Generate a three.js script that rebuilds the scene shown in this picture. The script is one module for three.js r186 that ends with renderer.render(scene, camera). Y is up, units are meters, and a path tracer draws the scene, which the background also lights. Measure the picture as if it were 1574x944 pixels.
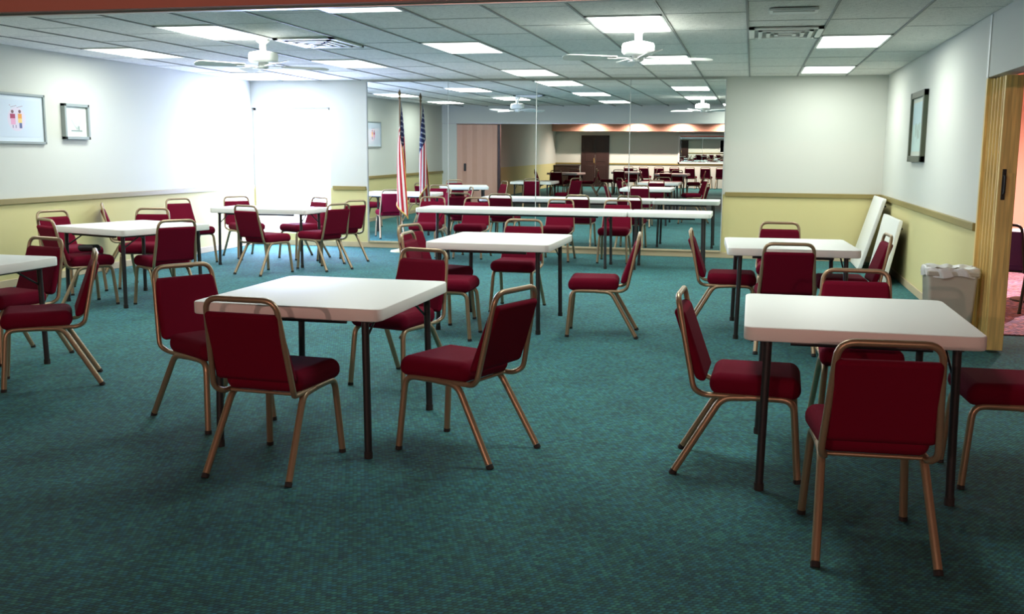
import * as THREE from 'three';
import { RoundedBoxGeometry } from 'three/addons/geometries/RoundedBoxGeometry.js';
import { mergeGeometries, toCreasedNormals } from 'three/addons/utils/BufferGeometryUtils.js';
import { RectAreaLightUniformsLib } from 'three/addons/lights/RectAreaLightUniformsLib.js';

// ------------------------------------------------------------------ camera, sky, exposure
const scene = new THREE.Scene();
const renderer = new THREE.WebGLRenderer({ antialias: true });
renderer.toneMapping = THREE.LinearToneMapping;
renderer.toneMappingExposure = 1.6;
renderer.shadowMap.enabled = true;
RectAreaLightUniformsLib.init();

const camera = new THREE.PerspectiveCamera(2 * Math.atan(472 / 1559) * 180 / Math.PI, 1574 / 944, 0.05, 200);
{
  const yaw = 0.2292, pitch = -0.1502, roll = 0.0079;
  const f = new THREE.Vector3(-Math.sin(yaw) * Math.cos(pitch), Math.sin(pitch), -Math.cos(yaw) * Math.cos(pitch));
  const r = new THREE.Vector3(Math.cos(yaw), 0, -Math.sin(yaw));
  const u = new THREE.Vector3().crossVectors(r, f);
  camera.position.set(0, 1.55, 0);
  camera.up.copy(u.clone().multiplyScalar(Math.cos(roll)).addScaledVector(r, -Math.sin(roll)));
  camera.lookAt(camera.position.clone().add(f));
}
const SKY = 5, PANEL = 9.5, WARM = 26, DAY = 16;                       // light levels
scene.background = new THREE.Color().setRGB(0.74, 0.83, 1.0);
scene.backgroundIntensity = SKY;

// ------------------------------------------------------------------ helpers
let seed = 12345;
const rnd = () => { seed = (seed * 1664525 + 1013904223) >>> 0; return seed / 4294967296; };
const V = (x, y, z) => new THREE.Vector3(x, y, z);
const rgb = (r, g, b) => new THREE.Color().setRGB(r, g, b);
const mat = (c, rough = 0.8, extra = {}) => new THREE.MeshStandardMaterial({ color: c, roughness: rough, ...extra });
const taken = {};
function numbered(n) { const k = taken[n] = (taken[n] ?? -1) + 1; return k ? `${n}_${String(k).padStart(3, '0')}` : n; }
function shade(o) { o.castShadow = o.receiveShadow = true; return o; }
function part(name, g, m, parent) { const o = shade(new THREE.Mesh(g, m)); o.name = name; parent.add(o); return o; }
function thing(name, label, category, pos = [0, 0, 0], turn = 0, group) {
  const o = new THREE.Group(); o.name = numbered(name); scene.add(o);
  o.position.set(...pos); o.rotation.y = turn; o.userData = { label, category };
  if (group) o.userData.group = group;
  return o;
}
function solo(name, g, m, label, category, group) {
  const o = part(numbered(name), g, m, scene); o.userData = { label, category };
  if (group) o.userData.group = group;
  return o;
}
function struct(name, g, m, label) { const o = part(name, g, m, scene); o.userData = { kind: 'structure', label, category: name.split('_')[0] }; return o; }
// box between two corners, uv in metres
function bx(x0, x1, y0, y1, z0, z1) { const g = new THREE.BoxGeometry(Math.abs(x1 - x0), Math.abs(y1 - y0), Math.abs(z1 - z0)); g.translate((x0 + x1) / 2, (y0 + y1) / 2, (z0 + z1) / 2); return metreUV(g); }
function rbx(x0, x1, y0, y1, z0, z1, r = 0.006, s = 2) { const g = new RoundedBoxGeometry(Math.abs(x1 - x0), Math.abs(y1 - y0), Math.abs(z1 - z0), s, r); g.translate((x0 + x1) / 2, (y0 + y1) / 2, (z0 + z1) / 2); return metreUV(g); }
function metreUV(g) {
  const p = g.attributes.position, n = g.attributes.normal, uv = new Float32Array(p.count * 2);
  for (let i = 0; i < p.count; i++) {
    const ax = Math.abs(n.getX(i)), ay = Math.abs(n.getY(i)), az = Math.abs(n.getZ(i));
    const [a, b] = ay >= ax && ay >= az ? [p.getX(i), -p.getZ(i)] : ax >= az ? [p.getZ(i), p.getY(i)] : [p.getX(i), p.getY(i)];
    uv[2 * i] = a; uv[2 * i + 1] = b;
  }
  g.setAttribute('uv', new THREE.BufferAttribute(uv, 2)); return g;
}
const merge = (...gs) => mergeGeometries(gs.flat().map(g => { const h = g.index ? g.toNonIndexed() : g.clone(); for (const k of Object.keys(h.attributes)) if (!['position', 'normal', 'uv'].includes(k)) h.deleteAttribute(k); return h; }));
// rounded polyline -> points
function fillet(pts, r, n = 5) {
  const P = pts.map(p => V(...p)), out = [P[0]];
  for (let i = 1; i < P.length - 1; i++) {
    const a = P[i - 1].clone().sub(P[i]), b = P[i + 1].clone().sub(P[i]);
    const rr = Math.min(r, a.length() * 0.48, b.length() * 0.48);
    const s = P[i].clone().addScaledVector(a.normalize(), rr), e = P[i].clone().addScaledVector(b.normalize(), rr);
    for (let k = 0; k <= n; k++) { const t = k / n; out.push(s.clone().multiplyScalar((1 - t) * (1 - t)).addScaledVector(P[i], 2 * t * (1 - t)).addScaledVector(e, t * t)); }
  }
  out.push(P[P.length - 1]); return out;
}
// tube along points with capped ends
function tube(points, r, seg = 8, r2 = r) {
  const P = points.map(p => p.isVector3 ? p : V(...p)), pos = [], nor = [], uv = [], idx = [];
  let t0 = P[1].clone().sub(P[0]).normalize(), u = Math.abs(t0.y) < 0.9 ? V(0, 1, 0) : V(1, 0, 0);
  u.cross(t0).normalize(); let len = 0;
  for (let i = 0; i < P.length; i++) {
    const a = P[Math.max(i - 1, 0)], b = P[Math.min(i + 1, P.length - 1)], t = b.clone().sub(a).normalize();
    u.addScaledVector(t, -u.dot(t)).normalize(); const w = t.clone().cross(u);
    if (i) len += P[i].distanceTo(P[i - 1]);
    const rr = r + (r2 - r) * i / (P.length - 1);
    for (let k = 0; k <= seg; k++) {
      const q = k / seg * Math.PI * 2, n = u.clone().multiplyScalar(Math.cos(q)).addScaledVector(w, Math.sin(q));
      pos.push(P[i].x + n.x * rr, P[i].y + n.y * rr, P[i].z + n.z * rr); nor.push(n.x, n.y, n.z); uv.push(k / seg * 0.08, len);
      if (i && k) { const s = seg + 1, c = i * s + k; idx.push(c - 1 - s, c - s, c - 1, c - 1, c - s, c); }
    }
  }
  for (const e of [0, P.length - 1]) {
    const t = (e ? P[e].clone().sub(P[e - 1]) : P[0].clone().sub(P[1])).normalize(), base = pos.length / 3;
    pos.push(P[e].x, P[e].y, P[e].z); nor.push(t.x, t.y, t.z); uv.push(0, 0);
    for (let k = 0; k <= seg; k++) { const s = 3 * (e * (seg + 1) + k); pos.push(pos[s], pos[s + 1], pos[s + 2]); nor.push(t.x, t.y, t.z); uv.push(0, 0); if (k) e ? idx.push(base, base + k, base + k + 1) : idx.push(base, base + k + 1, base + k); }
  }
  const g = new THREE.BufferGeometry();
  g.setAttribute('position', new THREE.Float32BufferAttribute(pos, 3)); g.setAttribute('normal', new THREE.Float32BufferAttribute(nor, 3)); g.setAttribute('uv', new THREE.Float32BufferAttribute(uv, 2)); g.setIndex(idx);
  return g;
}
function warp(g, fn) { const p = g.attributes.position, v = V(); for (let i = 0; i < p.count; i++) { v.fromBufferAttribute(p, i); fn(v); p.setXYZ(i, v.x, v.y, v.z); } g.computeVertexNormals(); return g; }
function lathe(pts, seg = 24) { return toCreasedNormals(new THREE.LatheGeometry(pts.map(p => new THREE.Vector2(...p)), seg), 0.6); }
function dataTex(w, h, fn, rx = 1, ry = 1, srgb = true) {
  const d = new Uint8Array(w * h * 4);
  for (let j = 0; j < h; j++) for (let i = 0; i < w; i++) { const c = fn(i, j), k = 4 * (j * w + i); d[k] = c[0]; d[k + 1] = c[1]; d[k + 2] = c[2]; d[k + 3] = 255; }
  const t = new THREE.DataTexture(d, w, h); t.wrapS = t.wrapT = THREE.RepeatWrapping; t.magFilter = THREE.LinearFilter; t.repeat.set(rx, ry);
  if (srgb) t.colorSpace = THREE.SRGBColorSpace; t.needsUpdate = true; return t;
}
// tiling value noise
function noiseGrid(n) { const a = new Float32Array(n * n); for (let i = 0; i < a.length; i++) a[i] = rnd(); return (x, y) => { x = ((x % n) + n) % n; y = ((y % n) + n) % n; const i = x | 0, j = y | 0, f = x - i, g = y - j, i1 = (i + 1) % n, j1 = (j + 1) % n, s = f * f * (3 - 2 * f), t = g * g * (3 - 2 * g); return (a[j * n + i] * (1 - s) + a[j * n + i1] * s) * (1 - t) + (a[j1 * n + i] * (1 - s) + a[j1 * n + i1] * s) * t; }; }
const nA = noiseGrid(8), nB = noiseGrid(32), nC = noiseGrid(128);

// ------------------------------------------------------------------ materials
// loop-pile carpet: short slanted yarn flecks of a few greens and blues, 2 m a tile
function carpet(base, size = 1024) {
  return dataTex(size, size, (i, j) => {
    const cell = 10, ii = i + Math.floor(j / cell) * 4, k = Math.floor(ii / cell), l = Math.floor(j / cell);
    const u = (ii % cell) / cell - 0.5, v = (j % cell) / cell - 0.5;
    const h = ((k * 73856093) ^ (l * 19349663)) >>> 0, q = (h % 97) / 97, q2 = (h % 53) / 53;
    const edge = Math.max(0, 1 - 2.6 * ((u - 0.35 * v) ** 2 + v * v));
    const patch = nA(i * 8 / size, j * 8 / size) * 0.5 + nB(i * 32 / size, j * 32 / size) * 0.3 + nC(i * 128 / size, j * 128 / size) * 0.2;
    const s = (0.62 + 0.38 * edge) * (0.78 + 0.34 * q) * (0.88 + 0.24 * patch);
    return base.map((c, n) => Math.min(255, c * s * (n === 1 ? 0.94 + 0.12 * q2 : n === 2 ? 1.05 - 0.1 * q2 : 0.85 + 0.3 * q2)));
  }, 0.5, 0.5);
}
const M = {
  carpet: mat(rgb(1, 1, 1), 0.95, { map: carpet([52, 126, 128]) }),
  pinkCarpet: mat(rgb(1, 1, 1), 0.95, { map: carpet([206, 150, 172], 512) }),
  wall: mat(rgb(0.62, 0.63, 0.58), 0.85), lower: mat(rgb(0.65, 0.58, 0.28), 0.85),
  rail: mat(rgb(0.27, 0.21, 0.065), 0.5), base: mat(rgb(0.55, 0.44, 0.28), 0.6),
  tile: null, grid: mat(rgb(0.28, 0.28, 0.27), 0.6), slab: mat(rgb(0.4, 0.4, 0.4), 0.9),
  white: mat(rgb(0.84, 0.85, 0.83), 0.4), trimWhite: mat(rgb(0.8, 0.8, 0.78), 0.5),
  beam: mat(rgb(0.55, 0.21, 0.16), 0.7), soffit: mat(rgb(0.62, 0.30, 0.22), 0.8),
  mirror: new THREE.MeshStandardMaterial({ color: rgb(0.84, 0.89, 0.88), metalness: 1, roughness: 0.0 }),
  tableTop: mat(rgb(0.82, 0.83, 0.80), 0.45), tableLeg: mat(rgb(0.018, 0.017, 0.019), 0.45),
  frame: mat(rgb(0.36, 0.265, 0.165), 0.36, { metalness: 0.55 }), rubber: mat(rgb(0.02, 0.02, 0.02), 0.8),
  black: mat(rgb(0.012, 0.012, 0.013), 0.6), gold: mat(rgb(0.75, 0.5, 0.14), 0.4, { metalness: 0.5 }),
  darkWood: mat(rgb(0.035, 0.012, 0.010), 0.45), can: mat(rgb(0.55, 0.53, 0.46), 0.55),
  seam: mat(rgb(0.45, 0.47, 0.47), 0.5),
  bag: mat(rgb(0.8, 0.82, 0.82), 0.45), steel: mat(rgb(0.5, 0.5, 0.5), 0.35, { metalness: 0.8 }),
};
M.tile = mat(rgb(0.86, 0.85, 0.80), 0.95, { map: dataTex(256, 256, (i, j) => { const s = 232 + 16 * nB(i / 8, j / 8) - (nC(i / 2, j / 2) > 0.86 ? 60 : 0); return [s, s, s]; }, 1.4, 1.4) });
const weave = dataTex(128, 128, (i, j) => { const s = 120 + 70 * (((i >> 2) + (j >> 2)) % 2) + 60 * rnd(); return [s, s, s]; }, 14, 14, false);
M.fabric = new THREE.MeshPhysicalMaterial({ color: rgb(0.145, 0.0035, 0.019), roughness: 0.9, specularIntensity: 0.2, bumpMap: weave, bumpScale: 0.0006 });
M.oak = mat(rgb(1, 1, 1), 0.5, { map: dataTex(256, 512, (i, j) => { const g = nB(i * 32 / 256 * 1, j * 8 / 512) * 0.6 + nC(i * 128 / 256, j * 8 / 512) * 0.4, s = 0.82 + 0.3 * g; return [232 * s, 200 * s, 124 * s].map(v => Math.min(255, v)); }, 2, 0.7) });

// ------------------------------------------------------------------ the room
const XL = -8.16, XR = 1.86, ZB = -15.74, ZF = -4.9, HC = 2.70, T = 0.15, RAIL = 0.965, ZFAR = 11.5, XFAR = 5.2;
struct('floor', bx(XL - T, XFAR + T, -0.12, 0, ZB - T, ZFAR + T), M.carpet, 'teal loop pile carpet covering the hall floor');
solo('side_room_carpet', bx(XR + 0.16, XFAR, 0, 0.012, ZB, -9.55), M.pinkCarpet, 'pink carpet in the side room beyond the folding door', 'carpet').userData.kind = 'structure';

// walls: upper paint with the lower painted field as a part
const wl = struct('wall_left', bx(XL - T, XL, RAIL, HC + 0.3, ZB - T, ZFAR + T), M.wall, 'white upper left wall above the chair rail');
part('lower_field', bx(XL - T, XL, -0.1, RAIL, ZB - T, ZFAR + T), M.lower, wl);
const WX0 = XL + 0.02, WX1 = -6.76, WY0 = 0.2, WY1 = 2.27;          // the big window beside the corner
const wb = struct('wall_back', bx(WX1, XR + T, RAIL, HC + 0.3, ZB - T, ZB), M.wall, 'white upper back wall around the mirrors');
part('lower_field', bx(WX1, XR + T, -0.1, RAIL, ZB - T, ZB), M.lower, wb);
part('window_head', bx(XL, WX1, WY1, HC + 0.3, ZB - T, ZB), M.wall, wb);
part('window_apron', bx(XL, WX1, -0.1, WY0, ZB - T, ZB), M.lower, wb);
const ZJ = -9.2;                                                    // the right wall ends here in a wide opening
const wr = struct('wall_right', bx(XR, XR + T, RAIL, HC + 0.3, ZB - T, ZJ), M.wall, 'white upper right wall with a framed picture');
part('lower_field', bx(XR, XR + T, -0.1, RAIL, ZB - T, ZJ), M.lower, wr);
struct('wall_opening', bx(XR, XR + T, 2.2, HC + 0.3, ZJ, ZF), M.wall, 'white wall over the opening with the folding door');
part('seam_trim', bx(XR - 0.008, XR, 2.2, HC, ZJ - 0.03, ZJ + 0.03), M.trimWhite, wr);
const wf = struct('wall_front', bx(XL, XR + T, 2.265, HC + 0.3, ZF, ZF + 0.11), M.wall, 'white header wall over the wide opening between the halls');
part('header_face', bx(XL, XFAR, 2.262, HC + 0.3, ZF + 0.11, ZF + 0.17), M.beam, wf);
part('header_track', bx(XL, XR, 2.255, 2.265, ZF + 0.03, ZF + 0.08), M.steel, wf);
struct('wall_rear', bx(XL - T, XFAR + T, -0.1, HC + 0.3, ZFAR, ZFAR + T), M.wall, 'white rear wall of the front hall');
struct('wall_side', bx(XFAR, XFAR + T, -0.1, HC + 0.3, ZB - T, ZFAR + T), mat(rgb(0.78, 0.42, 0.30), 0.8), 'salmon painted wall of the side room');
struct('wall_side_back', bx(XR + T, XFAR, -0.1, HC + 0.3, ZB - T, ZB), mat(rgb(0.78, 0.42, 0.30), 0.8), 'salmon painted back wall of the side room');
// trim
struct('trim_1', rbx(XL, XL + 0.03, RAIL - 0.03, RAIL + 0.035, ZB, ZF), M.rail, 'brown chair rail along the left wall');
struct('trim_2', merge(rbx(WX1 + 0.04, -6.14, RAIL - 0.03, RAIL + 0.035, ZB, ZB + 0.03), rbx(-0.38, XR - 0.03, RAIL - 0.03, RAIL + 0.035, ZB, ZB + 0.03)), M.rail, 'olive brown chair rail on the back wall');
struct('trim_3', rbx(XR - 0.03, XR, RAIL - 0.03, RAIL + 0.035, ZB, ZJ - 0.02), M.rail, 'olive brown chair rail along the right wall');
struct('baseboard_left', rbx(XL, XL + 0.015, 0, 0.09, ZB, ZF), M.base, 'tan baseboard along the left wall');
struct('baseboard_back', rbx(XL + 0.02, XR - 0.02, 0, 0.09, ZB, ZB + 0.015), M.base, 'tan baseboard under the mirrors');
struct('baseboard_right', rbx(XR - 0.015, XR, 0, 0.09, ZB + 0.02, ZJ), M.base, 'tan baseboard along the right wall');
// window
{
  const w = new THREE.Group(); w.name = 'window_1'; w.userData = { kind: 'structure', label: 'large blown-out bright window beside the left corner', category: 'window' }; scene.add(w);
  const z0 = ZB - 0.11, z1 = ZB - 0.05;
  part('window_frame', merge(bx(WX0, WX0 + 0.04, WY0, WY1, z0, z1), bx(WX1 - 0.04, WX1, WY0, WY1, z0, z1), bx(WX0, WX1, WY0, WY0 + 0.04, z0, z1), bx(WX0, WX1, WY1 - 0.04, WY1, z0, z1)), M.white, w);
  part('window_pane', bx(WX0 + 0.04, WX1 - 0.04, WY0 + 0.04, WY1 - 0.04, ZB - 0.083, ZB - 0.077), new THREE.MeshPhysicalMaterial({ color: 0xffffff, roughness: 0, transmission: 1, thickness: 0, ior: 1.45 }), w);
  const l = new THREE.RectAreaLight(rgb(0.45, 0.55, 1.0), DAY, WX1 - WX0 - 0.1, WY1 - WY0 - 0.1);
  l.name = 'window_daylight'; l.position.set((WX0 + WX1) / 2, (WY0 + WY1) / 2, ZB - 0.03); l.lookAt((WX0 + WX1) / 2, (WY0 + WY1) / 2, 0); scene.add(l);
  struct('terrace', bx(-14, 0, -0.2, -0.02, -26, ZB - T), mat(rgb(0.7, 0.7, 0.68), 0.9), 'pale concrete terrace outside the window');
}

// ------------------------------------------------------------------ ceiling: slab, tiles and bars
const TX = 0.68, TZ = 1.17, GX0 = -0.09;
const ceiling = struct('ceiling', bx(XL, XR, HC + 0.06, HC + 0.2, ZB, ZF), M.slab, 'suspended ceiling of grey mineral tiles in a dark grid');
struct('ceiling_hall', bx(XL, XFAR, HC + 0.05, HC + 0.2, ZF + 0.11, ZFAR), mat(rgb(0.6, 0.52, 0.47), 0.9), 'plain ceiling of the front hall');
struct('ceiling_side', bx(XR + T, XFAR, HC + 0.05, HC + 0.2, ZB, ZF + 0.11), mat(rgb(0.7, 0.6, 0.55), 0.9), 'plain ceiling of the side room');
// fittings that take a tile place: column number (x = GX0 + k * TX) and far-to-near start
const lights = [[-2, -8.75], [-8, -8.75], [-5, -10.5], [1, -10.5], [-11, -10.5], [-2, -12.26], [-8, -12.26], [-5, -14.0], [1, -14.0], [-11, -14.0], [-5, -7.0], [-11, -7.0], [-1, -5.24]];
const barsX = [], barsZ = [];
const tileGeo = {};
for (let k = -12; k <= 2; k++) {
  const x0 = Math.max(XL, GX0 + k * TX), x1 = Math.min(XR, GX0 + (k + 1) * TX);
  if (x1 - x0 < 0.05) continue;
  if (k > -12) barsX.push(bx(x0 - 0.009, x0 + 0.009, HC - 0.003, HC + 0.02, ZB, ZF));
  const odd = [-2, -8].includes(k) || ((k % 3) + 3) % 3 === 2, off = odd ? -8.75 : -10.5;
  const starts = []; for (let z = off; z < ZF; z += TZ) starts.push(z); for (let z = off - TZ; z > ZB - TZ; z -= TZ) starts.push(z);
  for (const zs of starts) {
    const z1 = Math.min(zs, ZF), z0 = Math.max(zs - TZ, ZB); if (z1 - z0 < 0.05) continue;
    if (z0 > ZB) barsZ.push(bx(x0 + 0.009, x1 - 0.009, HC + 0.004, HC + 0.02, z0 - 0.009, z0 + 0.009));
    if (lights.some(([c, z]) => c === k && Math.abs(z - zs) < 0.05)) continue;
    const w = (x1 - x0 - 0.02).toFixed(3), d = (z1 - z0 - 0.006).toFixed(3);
    const g = tileGeo[w + d] ??= metreUV(new THREE.BoxGeometry(+w, 0.03, +d));
    const t = part('ceiling_tile', g, M.tile, ceiling); t.position.set((x0 + x1) / 2, HC + 0.020 + 0.003 * rnd(), (z0 + z1) / 2);
  }
}
part('grid_bars', merge(barsX), M.grid, ceiling).userData.kind = 'stuff';
part('cross_bars', merge(barsZ), mat(rgb(0.52, 0.52, 0.50), 0.8), ceiling).userData.kind = 'stuff';
const where = ['above the bladed fan before the mirrors', 'above the fan near the pictures', 'in the middle before the mirrors', 'before the right corner, nearer of two', 'nearest the two left wall pictures', 'behind the fan before the mirrors', 'behind the fan near the pictures', 'closest to the middle of the mirrors', 'in the corner above the leaning tables', 'over the bright window corner', 'just behind the red header beam', 'by the left wall, out of frame', 'above the aisle between the front tables, out of frame'];
const glow = mat(rgb(0.9, 0.9, 0.9), 0.5, { emissive: rgb(0.93, 1.0, 0.95), emissiveIntensity: 2.2 });
function panel(cx, cy, cz, label, level = 1) {
  const t = thing('ceiling_light', label, 'light', [cx, cy, cz], 0, 'fluorescent ceiling panels');
  const a = TX / 2 - 0.01, b = TZ / 2 - 0.01;
  part('frame', merge(bx(-a, a, -0.006, 0.02, -b, -b + 0.02), bx(-a, a, -0.006, 0.02, b - 0.02, b), bx(-a, -a + 0.02, -0.006, 0.02, -b, b), bx(a - 0.02, a, -0.006, 0.02, -b, b)), M.white, t);
  part('diffuser', bx(-a + 0.02, a - 0.02, 0, 0.012, -b + 0.02, b - 0.02), glow, t);
  const l = new THREE.RectAreaLight(rgb(0.95, 1.0, 0.92), PANEL * level, 2 * a - 0.06, 2 * b - 0.06);
  l.name = 'panel_light'; l.position.set(0, -0.012, 0); l.rotation.x = -Math.PI / 2; t.add(l);
}
lights.forEach(([k, z], i) => panel(GX0 + k * TX + TX / 2, HC, z - TZ / 2, `recessed fluorescent ceiling panel ${where[i]}`));
// air diffusers
function vent(k, z0, z1, label) {
  const x0 = GX0 + k * TX + 0.01, x1 = x0 + TX - 0.02, t = thing('air_vent', label, 'vent', [(x0 + x1) / 2, HC - 0.004, (z0 + z1) / 2], 0, 'square ceiling air vents');
  const w = (x1 - x0) / 2, d = Math.abs(z1 - z0) / 2;
  const ring = (s, y0, y1, wd) => merge(bx(-w * s, w * s, y0, y1, -d * s, -d * s + wd), bx(-w * s, w * s, y0, y1, d * s - wd, d * s), bx(-w * s, -w * s + wd, y0, y1, -d * s, d * s), bx(w * s - wd, w * s, y0, y1, -d * s, d * s));
  part('backing', bx(-w * 0.95, w * 0.95, -0.004, 0.002, -d * 0.95, d * 0.95), M.grid, t);
  part('frame', ring(1, -0.014, 0.002, 0.05), M.white, t);
  for (const s of [0.74, 0.52, 0.3]) part('louver', ring(s, -0.03 + s * 0.01, -0.004, 0.035), M.white, t);
}
vent(-7, -9.85, -10.7, 'square white louvred ceiling vent beside the fan near the pictures');
vent(0, -9.75, -10.55, 'square white louvred ceiling vent between the fan and the right wall');
{ const t = thing('ceiling_strip', 'small white strip fitting on the ceiling nearer than the vent', 'fitting', [0.27, HC, -8.6]); part('body', rbx(-0.19, 0.19, -0.022, 0, -0.1, 0.1, 0.008), M.white, t); part('lens', rbx(-0.16, 0.16, -0.03, -0.02, -0.07, 0.07, 0.004), M.trimWhite, t); }

// ------------------------------------------------------------------ mirrors on the back wall
{
  const xs = [-6.1, -4.73, -3.3, -1.84, -0.42], t = thing('wall_mirror', 'wall of tall mirror panels reflecting the hall', 'mirror', [0, 0.1, ZB]);
  for (let i = 0; i < 4; i++) { const m = part('mirror_panel', bx(xs[i] + 0.004, xs[i + 1] - 0.004, 0, 2.57, 0.012, 0.02), M.mirror, t); m.rotation.x = 0.0035; }
  for (let i = 0; i < 5; i++) part('seam_strip', bx(xs[i] - 0.006, xs[i] + 0.006, 0, 2.57, 0.0, i % 4 ? 0.028 : 0.05), M.seam, t);
  part('bottom_channel', bx(xs[0], xs[4], -0.012, 0.012, 0, 0.04), M.base, t);
}

// ------------------------------------------------------------------ banquet chair: front is +z
function makeChair() {
  const o = new THREE.Group(); o.name = 'banquet_chair';
  const seat = warp(new RoundedBoxGeometry(0.45, 0.105, 0.43, 5, 0.048), v => { const u = v.z / 0.215, w = v.x / 0.225; v.x *= 0.955 + 0.045 * u; if (v.y > 0) v.y += 0.014 * (1 - w * w) * (1 - u * u); if (u > 0.6) v.y -= 0.05 * (u - 0.6) ** 2; v.y += 0.455; v.z += 0.042; });
  part('seat', metreUV(seat), M.fabric, o);
  const back = warp(new RoundedBoxGeometry(0.405, 0.345, 0.05, 6, 0.024), v => { const h = v.y / 0.172, w = v.x / 0.2; v.x *= 1 - 0.055 * h; v.z += (v.z > 0 ? 0.03 : -0.012) * (1 - w * w) * (1 - 0.8 * h * h) - 0.012 * (1 - w * w); v.z += -0.272 - 0.058 * h + (h < -0.6 ? 0.02 * (-h - 0.6) : 0); v.y += 0.64; });
  part('backrest', metreUV(back), M.fabric, o);
  const S = [1, -1];
  const half = s => [[0.19 * s, 0.402, 0.15], [0.19 * s, 0.400, -0.2], [0.214 * s, 0.43, -0.245], [0.183 * s, 0.876, -0.338]];
  part('back_frame', tube(fillet([...half(1), ...half(-1).reverse()], 0.065, 6), 0.0142, 8), M.frame, o);
  for (const s of S) {
    const f = part('leg', tube(fillet([[0.19 * s, 0.400, 0.0], [0.19 * s, 0.400, 0.225], [0.212 * s, 0.02, 0.258]], 0.06, 5), 0.0175, 8), M.frame, o);
    part('rubber_foot', tube([[0.2125 * s, 0, 0.259], [0.212 * s, 0.018, 0.258]], 0.019, 8), M.rubber, f);
    const r = part('leg', tube(fillet([[0.19 * s, 0.398, 0.02], [0.192 * s, 0.392, -0.11], [0.222 * s, 0.02, -0.325]], 0.05, 4), 0.0175, 8), M.frame, o);
    part('rubber_foot', tube([[0.2232 * s, 0, -0.336], [0.2222 * s, 0.018, -0.326]], 0.019, 8), M.rubber, r);
  }
  part('stretcher', tube([[-0.19, 0.398, -0.15], [0.19, 0.398, -0.15]], 0.009, 6), M.frame, o);
  part('stretcher', tube([[-0.19, 0.395, 0.16], [0.19, 0.395, 0.16]], 0.009, 6), M.frame, o);
  return o;
}
const protoChair = makeChair();
function chair(x, z, dx, dz, label, group) {
  const o = protoChair.clone(); o.name = numbered('banquet_chair'); o.position.set(x, 0, z); o.rotation.y = Math.atan2(dx, dz);
  o.userData = { label, category: 'chair', group }; scene.add(o); return o;
}
// ------------------------------------------------------------------ folding tables
const TH = 0.785;
function topGeo(w, d, r, th = 0.05) {
  const s = new THREE.Shape(), a = w / 2, b = d / 2;
  s.moveTo(-a + r, -b); s.lineTo(a - r, -b); s.quadraticCurveTo(a, -b, a, -b + r); s.lineTo(a, b - r); s.quadraticCurveTo(a, b, a - r, b); s.lineTo(-a + r, b); s.quadraticCurveTo(-a, b, -a, b - r); s.lineTo(-a, -b + r); s.quadraticCurveTo(-a, -b, -a + r, -b);
  const g = new THREE.ExtrudeGeometry(s, { depth: th - 0.016, bevelEnabled: true, bevelSize: 0.008, bevelThickness: 0.008, bevelSegments: 3, bevelOffset: -0.008, curveSegments: 5 });
  g.rotateX(Math.PI / 2); g.translate(0, -0.008, 0); return metreUV(toCreasedNormals(g, 0.5));
}
function table(x, z, w, d, turn, label, group, inset = [0.11, 0.09]) {
  const t = thing('folding_table', label, 'table', [x, 0, z], turn, group);
  part('tabletop', topGeo(w, d, 0.06, 0.065).translate(0, TH, 0), M.tableTop, t);
  const a = w / 2 - inset[0], b = d / 2 - inset[1];
  for (const sz of [1, -1]) {
    for (const sx of [1, -1]) {
      const l = part('leg', tube([[a * sx, TH - 0.06, b * sz], [(a + 0.012) * sx, 0.02, (b + 0.01) * sz]], 0.0195, 10), M.tableLeg, t);
      part('foot_cap', tube([[(a + 0.012) * sx, 0, (b + 0.01) * sz], [(a + 0.012) * sx, 0.035, (b + 0.01) * sz]], 0.023, 8), M.rubber, l);
      part('brace', tube([[(a - 0.01) * sx, TH - 0.2, b * sz], [(a - 0.02) * sx, TH - 0.07, (b - 0.24) * sz]], 0.007, 6), M.tableLeg, t);
    }
    part('hinge_bar', tube([[-a + 0.1, TH - 0.082, b * sz], [a - 0.1, TH - 0.082, b * sz]], 0.012, 6), M.tableLeg, t);
  }
  part('apron', merge(bx(-a - 0.03, a + 0.03, TH - 0.085, TH - 0.063, -0.02, 0.02), bx(-a - 0.03, -a, TH - 0.085, TH - 0.063, -b, b), bx(a, a + 0.03, TH - 0.085, TH - 0.063, -b, b)), M.tableLeg, t);
  return t;
}
const G1 = 'square white tables in the hall', C = 'burgundy banquet chairs';
// front table on the left with its chairs
table(-2.27, -5.24, 1.03, 1.18, 0, 'square white table in the centre foreground with four chairs, left of the aisle', G1);
chair(-2.25, -4.55, 0.06, -1, 'burgundy chair with its back to us at the near edge of the front centre table', C);
chair(-2.99, -5.24, 0.87, 0.5, 'burgundy chair at the far-left side of the front centre table, pad facing the camera', C);
chair(-1.44, -5.03, -0.94, -0.34, 'burgundy chair on the aisle side of the front centre table, facing it', C);
chair(-2.3, -6.45, -0.25, 0.97, 'burgundy chair behind the front centre table facing the camera', C);
// front table on the right
table(0.51, -5.22, 1.03, 1.16, 0, 'square white table in the foreground nearest the trash can and oak door', G1);
chair(0.02, -5.08, 1, 0.03, 'burgundy chair seen side-on at the aisle side of the front right table', C);
chair(0.5, -4.19, -0.06, -1, 'burgundy chair closest to the camera, back turned, at the front right table', C);
chair(0.63, -5.98, 0.0, 1, 'burgundy chair behind the front right table, only its top rail and upper pad showing', C);
chair(1.27, -5.2, -1, 0.05, 'burgundy chair cut off by the picture edge beside the front right table', C);
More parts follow.
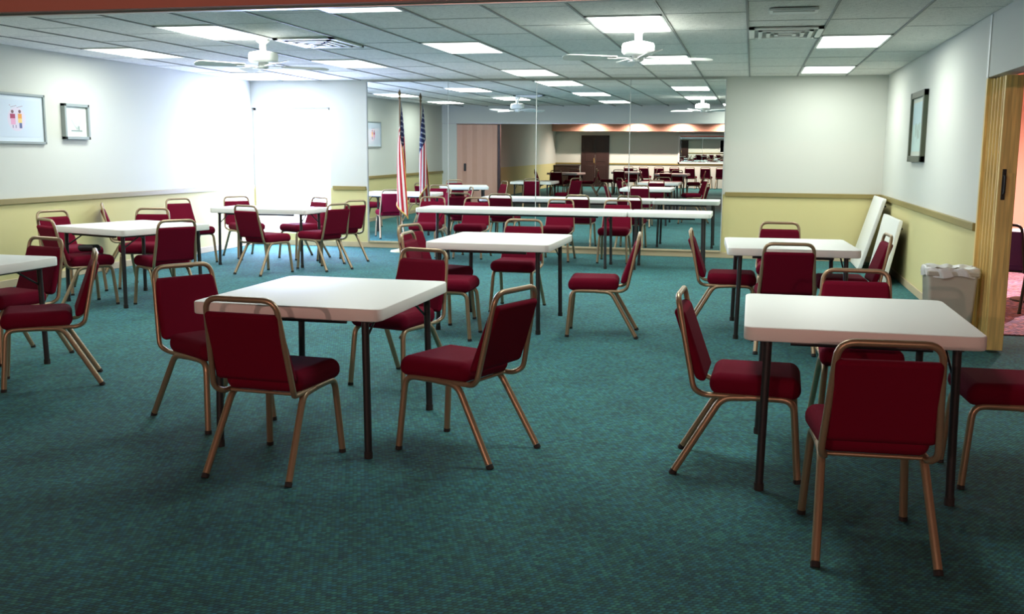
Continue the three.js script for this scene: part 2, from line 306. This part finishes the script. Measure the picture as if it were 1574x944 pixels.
// middle table
table(-2.2, -9.02, 1.1, 1.22, 0, 'square white table in the middle before the long tables', G1);
chair(-1.25, -8.68, -0.98, 0.1, 'burgundy chair seen side-on at the open aisle end of the middle table', C);
chair(-2.25, -9.85, 0.02, 1, 'burgundy chair behind the middle table facing the camera, before the long tables', C);
chair(-2.8, -9.0, 0.96, 0.28, 'burgundy chair at the flag side of the middle table', C);
chair(-2.5, -8.22, 1, -0.05, 'burgundy chair side-on at the near edge of the middle table, seat lit', C);
// right rear table
table(0.34, -9.25, 1.08, 1.14, 0.05, 'square white table before the yellow wainscot on the right', G1);
chair(-0.18, -9.35, 1, -0.02, 'burgundy chair side-on at the aisle side of the table before the yellow wainscot', C);
chair(0.29, -8.42, -0.05, -1, 'burgundy chair, back to us, near side of the table before the yellow wainscot', C);
chair(0.3, -10.3, 0, 1, 'burgundy chair against the yellow wainscot, only its top rail above the table', C);
chair(0.84, -9.3, -1, 0.05, 'burgundy chair in front of the leaning tables', C);
// left table with bag
table(-6.27, -9.42, 1.08, 1.14, -0.3, 'white table by the left wall under the pictures, turned cornerwise', G1);
chair(-5.72, -9.1, -0.82, -0.57, 'burgundy chair back at the corner of the turned table by the left wall', C);
chair(-6.55, -8.93, 0.5, -0.87, 'burgundy chair holding a black pouch at the turned table by the left wall', C);
chair(-7.25, -9.75, 0.9, 0.3, 'burgundy chair nearest the left wall below the small picture', C);
chair(-6.75, -10.35, 0.25, 0.97, 'burgundy chair behind the turned table by the left wall, only its rail showing', C);
// cut-off left table
table(-5.4, -5.82, 1.06, 1.16, 0, 'white table cut off by the left picture edge', G1);
chair(-5.36, -6.46, -0.25, 0.97, 'burgundy chair behind the table cut off by the left picture edge', C);
chair(-4.56, -5.8, -0.8, 0.6, 'burgundy chair on the aisle side of the table cut off by the left picture edge', C);
// far left table under the window
table(-6.48, -12.95, 1.42, 0.76, 0, 'long white table silhouetted against the bright window', 'long white folding tables');
chair(-7.28, -13.75, 0.75, 0.66, 'burgundy chair at the left end of the table before the bright window', C);
chair(-6.05, -11.95, 0.3, -0.95, 'burgundy chair with its back to us at the table before the bright window', C);
chair(-5.55, -12.6, -0.9, -0.42, 'burgundy chair at the right end of the table before the bright window, nearer of two', C);
chair(-5.7, -13.58, -0.9, -0.45, 'burgundy chair at the right end of the window table, nearest the mirror', C);
chair(-6.42, -13.85, -0.5, 0.87, 'burgundy chair behind the table before the bright window, mostly hidden', C);
chair(-7.62, -12.85, 0.88, 0.45, 'burgundy chair by the left wall, seat lit pink by the bright window', C);
chair(-7.75, -11.6, 0.82, -0.56, 'burgundy chair by the left wall seen exactly edge-on', C);
// long tables before the mirrors
table(-3.1, -14.0, 2.98, 0.76, 0, 'long white table, longer of the two standing end to end before the mirrors', 'long white folding tables', [0.3, 0.1]);
table(-1.05, -14.0, 1.1, 0.76, 0, 'short white table at the right end of the row before the mirrors', 'long white folding tables');
[[-4.75, 'leftmost'], [-4.05, 'second from left'], [-2.75, 'third from left'], [-1.9, 'rightmost']].forEach(([x, n]) => chair(x, -14.65, 0.02, 1, `burgundy chair between long tables and mirrors, ${n} of four`, C));

// ------------------------------------------------------------------ ceiling fans
function fan(x, z, phase, label) {
  const t = thing('ceiling_fan', label, 'fan', [x, HC, z], 0, 'white ceiling fans');
  part('canopy', lathe([[0, 0], [0.07, 0], [0.068, -0.03], [0.03, -0.06], [0, -0.06]]), M.white, t);
  part('rod', tube([[0, -0.04, 0], [0, -0.16, 0]], 0.035, 12), M.white, t);
  part('motor', lathe([[0, -0.13], [0.08, -0.13], [0.14, -0.145], [0.15, -0.165], [0.15, -0.225], [0.13, -0.245], [0.06, -0.25], [0, -0.25]], 32), M.white, t);
  part('switch_cup', lathe([[0, -0.24], [0.055, -0.245], [0.055, -0.29], [0.035, -0.31], [0, -0.312]], 24), M.white, t);
  for (let k = 0; k < 4; k++) {
    const q = phase + k * Math.PI / 2;
    const s = new THREE.Shape(); s.moveTo(0.2, -0.05); s.lineTo(0.63, -0.08); s.quadraticCurveTo(0.70, -0.075, 0.70, 0); s.quadraticCurveTo(0.70, 0.075, 0.63, 0.08); s.lineTo(0.2, 0.05); s.closePath();
    const g = new THREE.ExtrudeGeometry(s, { depth: 0.007, bevelEnabled: false, curveSegments: 6 }); g.rotateX(Math.PI / 2); g.rotateX(0.24); g.translate(0, -0.275, 0);
    const b = part('blade', g, M.white, t); b.rotation.y = q;
    const br = part('blade_iron', merge(bx(0.06, 0.24, -0.282, -0.272, -0.012, 0.012), rbx(0.2, 0.29, -0.29, -0.28, -0.035, 0.035, 0.004)), M.trimWhite, t); br.rotation.y = q;
  }
}
fan(-1.06, -9.55, 0.32, 'white four-blade ceiling fan before the mirrors');
fan(-4.95, -9.85, 0.75, 'white four-blade ceiling fan nearer the left wall pictures');

// ------------------------------------------------------------------ flag before the mirror
{
  const fx = -5.36, fz = -15.2, t = thing('flag_stand', 'flag with stars and red stripes draped on a pole before the mirror', 'flag', [fx, 0, fz]);
  part('base', lathe([[0, 0.055], [0.03, 0.055], [0.05, 0.04], [0.16, 0.022], [0.17, 0], [0, 0]], 28), mat(rgb(0.82, 0.78, 0.6), 0.4), t);
  part('pole', tube([[0, 0.03, 0], [0, 2.38, 0]], 0.013, 10), mat(rgb(0.2, 0.12, 0.06), 0.5), t);
  part('finial', lathe([[0, 2.37], [0.02, 2.375], [0.022, 2.4], [0.01, 2.41], [0.028, 2.45], [0.0, 2.53]], 12), mat(rgb(0.16, 0.11, 0.05), 0.4, { metalness: 0.5 }), t);
  const c = document.createElement('canvas'); c.width = 640; c.height = 384; const g = c.getContext('2d');
  for (let i = 0; i < 13; i++) { g.fillStyle = i % 2 ? '#f4ecec' : '#c01430'; g.fillRect(0, i * 384 / 13, 640, 384 / 13 + 1); }
  g.fillStyle = '#141e50'; g.fillRect(0, 0, 256, 384 * 7 / 13); g.fillStyle = '#ffffff';
  for (let r = 0; r < 9; r++) for (let k = 0; k < (r % 2 ? 5 : 6); k++) {
    const x = 22 + k * 42 + (r % 2 ? 21 : 0), y = 12 + r * 22.5; g.beginPath();
    for (let n = 0; n < 10; n++) { const a = -Math.PI / 2 + n * Math.PI / 5, q = n % 2 ? 3.6 : 9; g.lineTo(x + q * Math.cos(a), y + q * Math.sin(a)); } g.fill();
  }
  const tex = new THREE.CanvasTexture(c); tex.colorSpace = THREE.SRGBColorSpace;
  const drape = (s, h) => {                                        // s along the fly 0..1, h along the hoist 0..1
    const y = 2.34 - h * 0.66 * (1 - 0.25 * s) - s * 1.32, A = 0.012 + 0.10 * Math.sqrt(s) * (1 - 0.25 * s), q = h * 6.2 + 0.9 + s * 0.8;
    return [0.016 + A * (1.15 * Math.sin(q) + 0.1) * (0.6 + 0.4 * h) + 0.02 * s, y, 0.016 + A * 0.75 * Math.cos(q) + 0.05 * h * s];
  };
  const NU = 56, NV = 28, pos = [], uv = [], idx = [];
  for (let i = 0; i <= NU; i++) for (let j = 0; j <= NV; j++) { pos.push(...drape(i / NU, j / NV)); uv.push(i / NU, 1 - j / NV); if (i && j) { const a = i * (NV + 1) + j, b = a - NV - 1; idx.push(b - 1, b, a - 1, a - 1, b, a); } }
  const cg = new THREE.BufferGeometry(); cg.setAttribute('position', new THREE.Float32BufferAttribute(pos, 3)); cg.setAttribute('uv', new THREE.Float32BufferAttribute(uv, 2)); cg.setIndex(idx); cg.computeVertexNormals();
  const cloth = part('cloth', cg, mat(rgb(1, 1, 1), 0.75, { map: tex, side: THREE.DoubleSide }), t);
  const e1 = [], e2 = []; for (let i = 0; i <= 24; i++) { e1.push(V(...drape(1, i / 24))); e2.push(V(...drape(i / 24, 1))); }
  part('fringe', merge(tube(e1, 0.012, 6), tube(e2, 0.006, 6)), M.gold, cloth);
}

// ------------------------------------------------------------------ pictures
function canvasTex(w, h, draw) { const c = document.createElement('canvas'); c.width = w; c.height = h; draw(c.getContext('2d'), w, h); const t = new THREE.CanvasTexture(c); t.colorSpace = THREE.SRGBColorSpace; return t; }
function picture(label, pos, turn, w, h, d, fw, frameMat, matMat, mw, draw) {
  const t = thing('wall_picture', label, 'picture', pos, turn, 'framed wall pictures'), a = w / 2, b = h / 2;
  part('frame', merge(rbx(-a, a, b - fw, b, 0, d, 0.004), rbx(-a, a, -b, -b + fw, 0, d, 0.004), rbx(-a, -a + fw, -b, b, 0, d, 0.004), rbx(a - fw, a, -b, b, 0, d, 0.004)), frameMat, t);
  part('mount', bx(-a + fw, a - fw, -b + fw, b - fw, 0, d * 0.45), matMat, t);
  const g = new THREE.BoxGeometry(w - 2 * fw - 2 * mw, h - 2 * fw - 2 * mw, 0.002); g.translate(0, 0, d * 0.45 + 0.001);
  part('print', g, mat(rgb(1, 1, 1), 0.35, { map: canvasTex(256, Math.round(256 * h / w), draw) }), t);
}
const grey = mat(rgb(0.27, 0.31, 0.30), 0.5), green = mat(rgb(0.045, 0.06, 0.035), 0.45);
picture('wide grey-framed picture with two small colourful figures', [XL, 1.9, -10.1], Math.PI / 2, 0.95, 0.57, 0.035, 0.028, grey, mat(rgb(0.62, 0.7, 0.78), 0.6), 0.05, (g, w, h) => {
  g.fillStyle = '#c9d5e4'; g.fillRect(0, 0, w, h);
  const px = x => x * w, py = y => y * h;
  g.fillStyle = '#d8cfe0'; g.beginPath(); g.ellipse(px(0.5), py(0.52), 48, 50, 0, 0, 7); g.fill();
  g.fillStyle = '#a98a9c'; for (let i = 0; i < 9; i++) g.fillRect(px(0.36) + i * 8, py(0.14) + (i * 7) % 9, 6, 3);
  g.fillStyle = '#6b4a52'; g.beginPath(); g.arc(px(0.42), py(0.32), 7, 0, 7); g.fill(); g.beginPath(); g.arc(px(0.57), py(0.31), 7, 0, 7); g.fill();
  g.fillStyle = '#a02c55'; g.fillRect(px(0.37), py(0.38), 26, 20); g.fillStyle = '#e0a0c0'; g.fillRect(px(0.38), py(0.50), 24, 26);
  g.fillStyle = '#e0943c'; g.fillRect(px(0.53), py(0.37), 20, 22); g.fillStyle = '#e8c878'; g.fillRect(px(0.53), py(0.50), 20, 18); g.fillStyle = '#55608c'; g.fillRect(px(0.55), py(0.62), 14, 22);
  g.fillStyle = '#8f7fa0'; g.fillRect(px(0.41), py(0.68), 5, 12); g.fillRect(px(0.47), py(0.68), 5, 12);
});
picture('small deep-framed picture of a pale plant sketch', [XL, 1.895, -11.13], Math.PI / 2, 0.48, 0.43, 0.06, 0.035, grey, mat(rgb(0.8, 0.84, 0.82), 0.6), 0.012, (g, w, h) => {
  g.fillStyle = '#dfe8e4'; g.fillRect(0, 0, w, h); g.strokeStyle = '#a9b5ae'; g.lineWidth = 5;
  for (let i = 0; i < 7; i++) { g.beginPath(); g.moveTo(w * 0.55, h * 0.8); g.quadraticCurveTo(w * (0.3 + 0.07 * i), h * 0.55, w * (0.2 + 0.1 * i), h * (0.25 + 0.06 * ((i * 3) % 4))); g.stroke(); }
  g.fillStyle = '#8d9a96'; g.fillRect(w * 0.25, h * 0.8, w * 0.55, 14); g.fillRect(w * 0.6, h * 0.66, 20, 34);
});
picture('tall dark green framed landscape on the right wall', [XR, 1.89, -12.6], -Math.PI / 2, 0.98, 0.8, 0.05, 0.07, green, mat(rgb(0.62, 0.66, 0.58), 0.6), 0.05, (g, w, h) => {
  g.fillStyle = '#b4d2da'; g.fillRect(0, 0, w, h); g.fillStyle = '#bcdad6'; g.fillRect(0, h * 0.45, w, h * 0.55);
  g.fillStyle = '#9db8b0'; for (let i = 0; i < 14; i++) { g.beginPath(); g.arc(w * (0.3 + 0.4 * rnd()), h * (0.5 + 0.2 * rnd()), 10 + 14 * rnd(), 0, 7); g.fill(); }
  g.fillStyle = '#7e938a'; g.fillRect(w * 0.48, h * 0.55, 5, h * 0.25);
});

// ------------------------------------------------------------------ right side: folding door, trash can, leaning tables
{
  const t = thing('folding_door', 'pleated honey oak accordion door folded back at the opening', 'door', [XR, 0, ZJ]);
  part('jamb', rbx(-0.012, 0.17, 0, 2.19, 0.004, 0.05), M.oak, t);
  for (let i = 0; i < 8; i++) {                                    // pleats stacked along the track
    const z = 0.06 + i * 0.055, s = i % 2 ? 1 : -1;
    const g = rbx(-0.075, 0.075, 0.02, 2.18, -0.008, 0.008, 0.004); const p = part('pleat', g, M.oak, t); p.position.set(0.085, 0, z + 0.02); p.rotation.y = s * 0.35;
  }
  const lead = part('lead_post', rbx(0.02, 0.15, 0.02, 2.18, 0.5, 0.55, 0.006), M.oak, t);
  part('handle', merge(rbx(0.045, 0.075, 1.22, 1.46, 0.545, 0.556, 0.004), tube(fillet([[0.06, 1.27, 0.55], [0.06, 1.27, 0.59], [0.06, 1.41, 0.59], [0.06, 1.41, 0.55]], 0.03), 0.009, 8)), M.black, lead);
}
{
  const g = warp(new RoundedBoxGeometry(0.42, 0.62, 0.34, 3, 0.03), v => { const s = 0.82 + 0.18 * (v.y / 0.31 + 1) / 2; v.x *= s; v.z *= s; v.y += 0.31; });
  const t = thing('trash_can', 'beige rectangular trash can beside the oak folding door', 'trash can', [1.63, 0, -8.95]); t.scale.x = 0.92;
  part('body', metreUV(g), M.can, t);
  part('rim', merge(rbx(-0.215, 0.215, 0.59, 0.63, -0.18, -0.155, 0.01), rbx(-0.215, 0.215, 0.59, 0.63, 0.155, 0.18, 0.01), rbx(-0.22, -0.195, 0.59, 0.63, -0.175, 0.175, 0.01), rbx(0.195, 0.22, 0.59, 0.63, -0.175, 0.175, 0.01)), M.can, t);
  // liner: open skirt folded over the rim
  const pos = [], idx = [], N = 64, rows = [[0.7, 0.632], [0.93, 0.655], [1.04, 0.655], [1.08, 0.632], [1.09, 0.585]];
  rows.forEach(([s, y], r) => { for (let k = 0; k <= N; k++) { const a = k / N * Math.PI * 2, cx = Math.cos(a), sz = Math.sin(a), m = 1 / Math.pow(Math.abs(cx) ** 6 + Math.abs(sz) ** 6, 1 / 6), w = 0.012 * Math.sin(a * 9 + r) + 0.008 * Math.sin(a * 23 + r * 2); pos.push(0.205 * s * m * cx + w * cx, y + (r > 2 ? 0.012 * Math.sin(a * 5 + 1) : 0.006 * Math.sin(a * 11)), 0.17 * s * m * sz + w * sz); if (r && k) { const b = r * (N + 1) + k, c = b - N - 1; idx.push(c - 1, b - 1, c, c, b - 1, b); } } });
  const bg = new THREE.BufferGeometry(); bg.setAttribute('position', new THREE.Float32BufferAttribute(pos, 3)); bg.setIndex(idx); bg.computeVertexNormals(); bg.setAttribute('uv', new THREE.Float32BufferAttribute(new Float32Array(pos.length / 3 * 2), 2));
  part('bag_liner', bg, mat(rgb(0.8, 0.83, 0.85), 0.4, { side: THREE.DoubleSide }), t).userData.label = 'white plastic liner folded over the rim';
}
function leaning(len, w, zNear, foot, label) {                        // a folded table on its long edge, leaning on the right wall
  const t = thing('folded_table', label, 'table', [XR - 0.115, 0, zNear - len / 2], 0, 'folded tables leaning in the corner');
  const lean = Math.asin(foot / w), in_ = new THREE.Group(); in_.name = 'assembly';
  const put = (name, g, m) => { g.rotateX(0); g.applyMatrix4(new THREE.Matrix4().makeTranslation(-foot, 0.012, 0).multiply(new THREE.Matrix4().makeRotationZ(-lean))); return part(name, g, m, t); };
  const top = topGeo(w, len, 0.06, 0.05); top.rotateZ(Math.PI / 2); top.translate(0, w / 2, 0);
  put('tabletop', top, M.tableTop);
  for (const s of [1, -1]) put('folded_leg', tube(fillet([[0.07, 0.1, s * len * 0.42], [0.075, 0.1, s * 0.08], [0.075, w - 0.1, s * 0.08], [0.07, w - 0.1, s * len * 0.42]], 0.05), 0.0155, 8), M.tableLeg);
  put('underside', bx(0.05, 0.056, 0.05, w - 0.05, -len / 2 + 0.05, len / 2 - 0.05), M.tableLeg);
}
leaning(1.5, 0.80, -12.92, 0.16, 'folded white table leaning on the right wall, nearer of two');
leaning(1.1, 1.02, -14.55, 0.28, 'folded white table leaning in the right corner, farther and taller of two');

// ------------------------------------------------------------------ pouch and cup on the turned table's chair
solo('pouch', warp(new RoundedBoxGeometry(0.2, 0.07, 0.13, 4, 0.03), v => { v.y *= 1 - 1.2 * Math.abs(v.x); v.y += 0.571 + 0.008 * Math.sin(v.x * 40); v.x += -6.5; v.z += -9.0; }), M.black, 'small soft black pouch lying on a burgundy seat', 'pouch');

// ------------------------------------------------------------------ side room glimpse
{
  const t = thing('round_table', 'white clothed round table glimpsed in the pink side room', 'table', [3.05, 0.012, -11.9]);
  part('tablecloth', lathe([[0, 0.76], [0.36, 0.76], [0.38, 0.75], [0.40, 0.6], [0.42, 0.45]], 32), mat(rgb(0.8, 0.76, 0.78), 0.8), t);
  part('pedestal', lathe([[0.03, 0.7], [0.03, 0.05], [0.25, 0.02], [0.25, 0], [0, 0]], 20), M.tableLeg, t);
  const c = chair(2.62, -11.25, 0.5, -0.86, 'plum chair with black legs glimpsed in the pink side room', C); c.position.y = 0.012; const plum = mat(rgb(0.10, 0.03, 0.14), 0.85); c.traverse(o => { if (o.isMesh) o.material = o.material === M.fabric ? plum : M.tableLeg; });
}

// ------------------------------------------------------------------ the front hall, seen in the mirrors
struct('soffit_trim', bx(XL, XFAR, 2.3, HC + 0.05, ZFAR - 0.9, ZFAR), M.soffit, 'terracotta soffit over the rear wall').name = 'trim_4';
struct('trim_5', rbx(XL, XFAR, RAIL - 0.03, RAIL + 0.035, ZFAR - 0.03, ZFAR), M.rail, 'brown chair rail on the rear wall');
{
  const d = new THREE.Group(); d.name = 'door_1'; d.userData = { kind: 'structure', label: 'dark brown panelled double door in the rear wall', category: 'door' }; scene.add(d);
  part('door_frame', merge(bx(-7.05, -6.97, 0, 2.14, ZFAR - 0.06, ZFAR), bx(-5.95, -5.87, 0, 2.14, ZFAR - 0.06, ZFAR), bx(-7.05, -5.87, 2.06, 2.14, ZFAR - 0.06, ZFAR)), M.darkWood, d);
  for (const [a, b] of [[-6.97, -6.465], [-6.455, -5.95]]) { const l = part('door_leaf', bx(a, b, 0.01, 2.06, ZFAR - 0.045, ZFAR), M.darkWood, d); for (const [y0, y1] of [[0.15, 0.9], [1.05, 1.95]]) part('door_panel', rbx(a + 0.09, b - 0.09, y0, y1, ZFAR - 0.055, ZFAR - 0.04, 0.004), M.darkWood, l); }
  part('door_handle', tube([[-6.5, 1.0, ZFAR - 0.07], [-6.5, 1.2, ZFAR - 0.07]], 0.01), M.gold, d);
  const m = thing('framed_mirror', 'white-framed mirror on the rear wall', 'mirror', [-2.0, 1.6, ZFAR - 0.04]);
  part('mirror_glass', bx(-0.95, 0.95, -0.55, 0.55, 0, 0.03), M.mirror, m); part('mirror_frame', merge(bx(-1, -0.94, -0.6, 0.6, -0.02, 0.04), bx(0.94, 1, -0.6, 0.6, -0.02, 0.04), bx(-1, 1, 0.54, 0.6, -0.02, 0.04), bx(-1, 1, -0.6, -0.54, -0.02, 0.04)), M.trimWhite, m);
  const s = thing('sideboard', 'dark wooden sideboard beside the rear door', 'sideboard', [-7.62, 0, ZFAR - 0.28]);
  part('body', rbx(-0.5, 0.5, 0.08, 0.86, -0.22, 0.22), M.darkWood, s); part('top', rbx(-0.53, 0.53, 0.86, 0.9, -0.25, 0.25), M.darkWood, s);
  for (const x of [-0.25, 0.25]) { const p = part('door', rbx(x - 0.22, x + 0.22, 0.12, 0.82, -0.235, -0.21), M.darkWood, s); part('knob', tube([[x * 0.3, 0.5, -0.26], [x * 0.3, 0.5, -0.23]], 0.012), M.gold, p); }
}
{ // the pleated partition closing the left end of the front opening
  const t = thing('partition', 'pinkish pleated partition folded at the end of the wide opening', 'partition', [-7.75, 0, ZF + 0.05]);
  const pw = mat(rgb(0.66, 0.38, 0.29), 0.6);
  for (let i = 0; i < 8; i++) { const p = part('pleat', rbx(-0.075, 0.075, 0.01, 2.23, -0.01, 0.01, 0.004), pw, t); p.position.x = 0.07 + i * 0.14; p.rotation.y = i % 2 ? 0.25 : -0.25; }
  part('lead_post', rbx(1.13, 1.2, 0.01, 2.23, -0.05, 0.05), M.darkWood, t);
  part('handle', rbx(0.2, 0.26, 1.0, 1.2, -0.07, -0.03), M.tableLeg, t);
  struct('partition_wall', bx(XL, -7.75, 0, 2.25, ZF, ZF + 0.11), M.wall, 'short white wall beside the pleated partition').name = 'wall_stub';
}
const HT = 'white tables in the front hall', HCg = 'burgundy chairs in the front hall seen in the mirrors';
[[-6.2, 3.2, 0.1], [-4.4, 5.5, -0.1], [-2.6, 3.4, 0.05]].forEach(([x, z, a], i) => {
  table(x, z, 1.08, 1.14, a, `white table of the front hall in the mirrors, ${['near the left wall', 'in the middle', 'near the aisle'][i]}`, HT);
  [[0.75, 0.05], [-0.75, -0.05], [0.05, 0.85], [-0.1, -0.85]].forEach(([dx, dz], k) => chair(x + dx, z + dz, -dx, -dz, `burgundy chair on the ${['open', 'wall', 'rear', 'mirror'][k]} side of the front hall table ${['near the left wall', 'in the middle', 'near the aisle'][i]}`, HCg));
});
for (let i = 0; i < 7; i++) chair(-4.9 + i * 0.62, ZFAR - 0.6, 0.1, 1, `burgundy chair, ${['first', 'second', 'third', 'fourth', 'fifth', 'sixth', 'last'][i]} from the dark door in the row along the rear wall`, 'chairs along the rear wall');
function downlight(x, z, level, label, color = rgb(1.0, 0.52, 0.43), aim = [0, -1, 0], cone = 1.4) {
  const t = thing('downlight', label, 'light', [x, HC + 0.05, z], 0, 'recessed downlights of the front hall');
  part('trim_ring', lathe([[0.06, 0.0], [0.09, 0.0], [0.09, -0.008], [0.06, -0.012]], 24), M.white, t);
  part('bulb', lathe([[0, -0.004], [0.055, -0.004], [0.05, 0.0], [0, 0]], 20), mat(rgb(0.9, 0.8, 0.7), 0.5, { emissive: rgb(1, 0.72, 0.55), emissiveIntensity: 3 }), t);
  const l = new THREE.SpotLight(color, level, 0, cone, 0.5, 2); l.name = 'downlight_beam'; l.castShadow = true; l.position.set(0, -0.03, 0); l.target.position.set(aim[0], -0.03 + aim[1], aim[2]); t.add(l); t.add(l.target);
}
[[-6.4, 'above the dark rear door'], [-4.6, 'left of the framed mirror'], [-2.8, 'above the framed mirror'], [-1.0, 'right of the framed mirror']].forEach(([x, n]) => downlight(x, ZFAR - 1.3, WARM * 0.6, `warm downlight washing the terracotta soffit ${n}`, rgb(1, 0.82, 0.7)));
[[-3.4, 5.4, 'in the middle'], [1.0, 5.4, 'nearest the side wall']].forEach(([x, z, n]) => downlight(x, z, WARM * 1.0, `warm tilted downlight in the front hall ceiling, ${n}`, rgb(1.0, 0.52, 0.43), [0, -1, -1.3], 1.1));
[[-6.2, 7.5, 'nearest the sideboard'], [-2.6, 7.5, 'nearest the row of chairs']].forEach(([x, z, n]) => panel(x, HC + 0.05, z, `fluorescent panel on the front hall ceiling ${n}, seen in the mirrors`, 0.9));
downlight(3.6, -13.2, WARM * 1.3, 'warm downlight in the pink side room', rgb(1, 0.86, 0.84));

renderer.render(scene, camera);
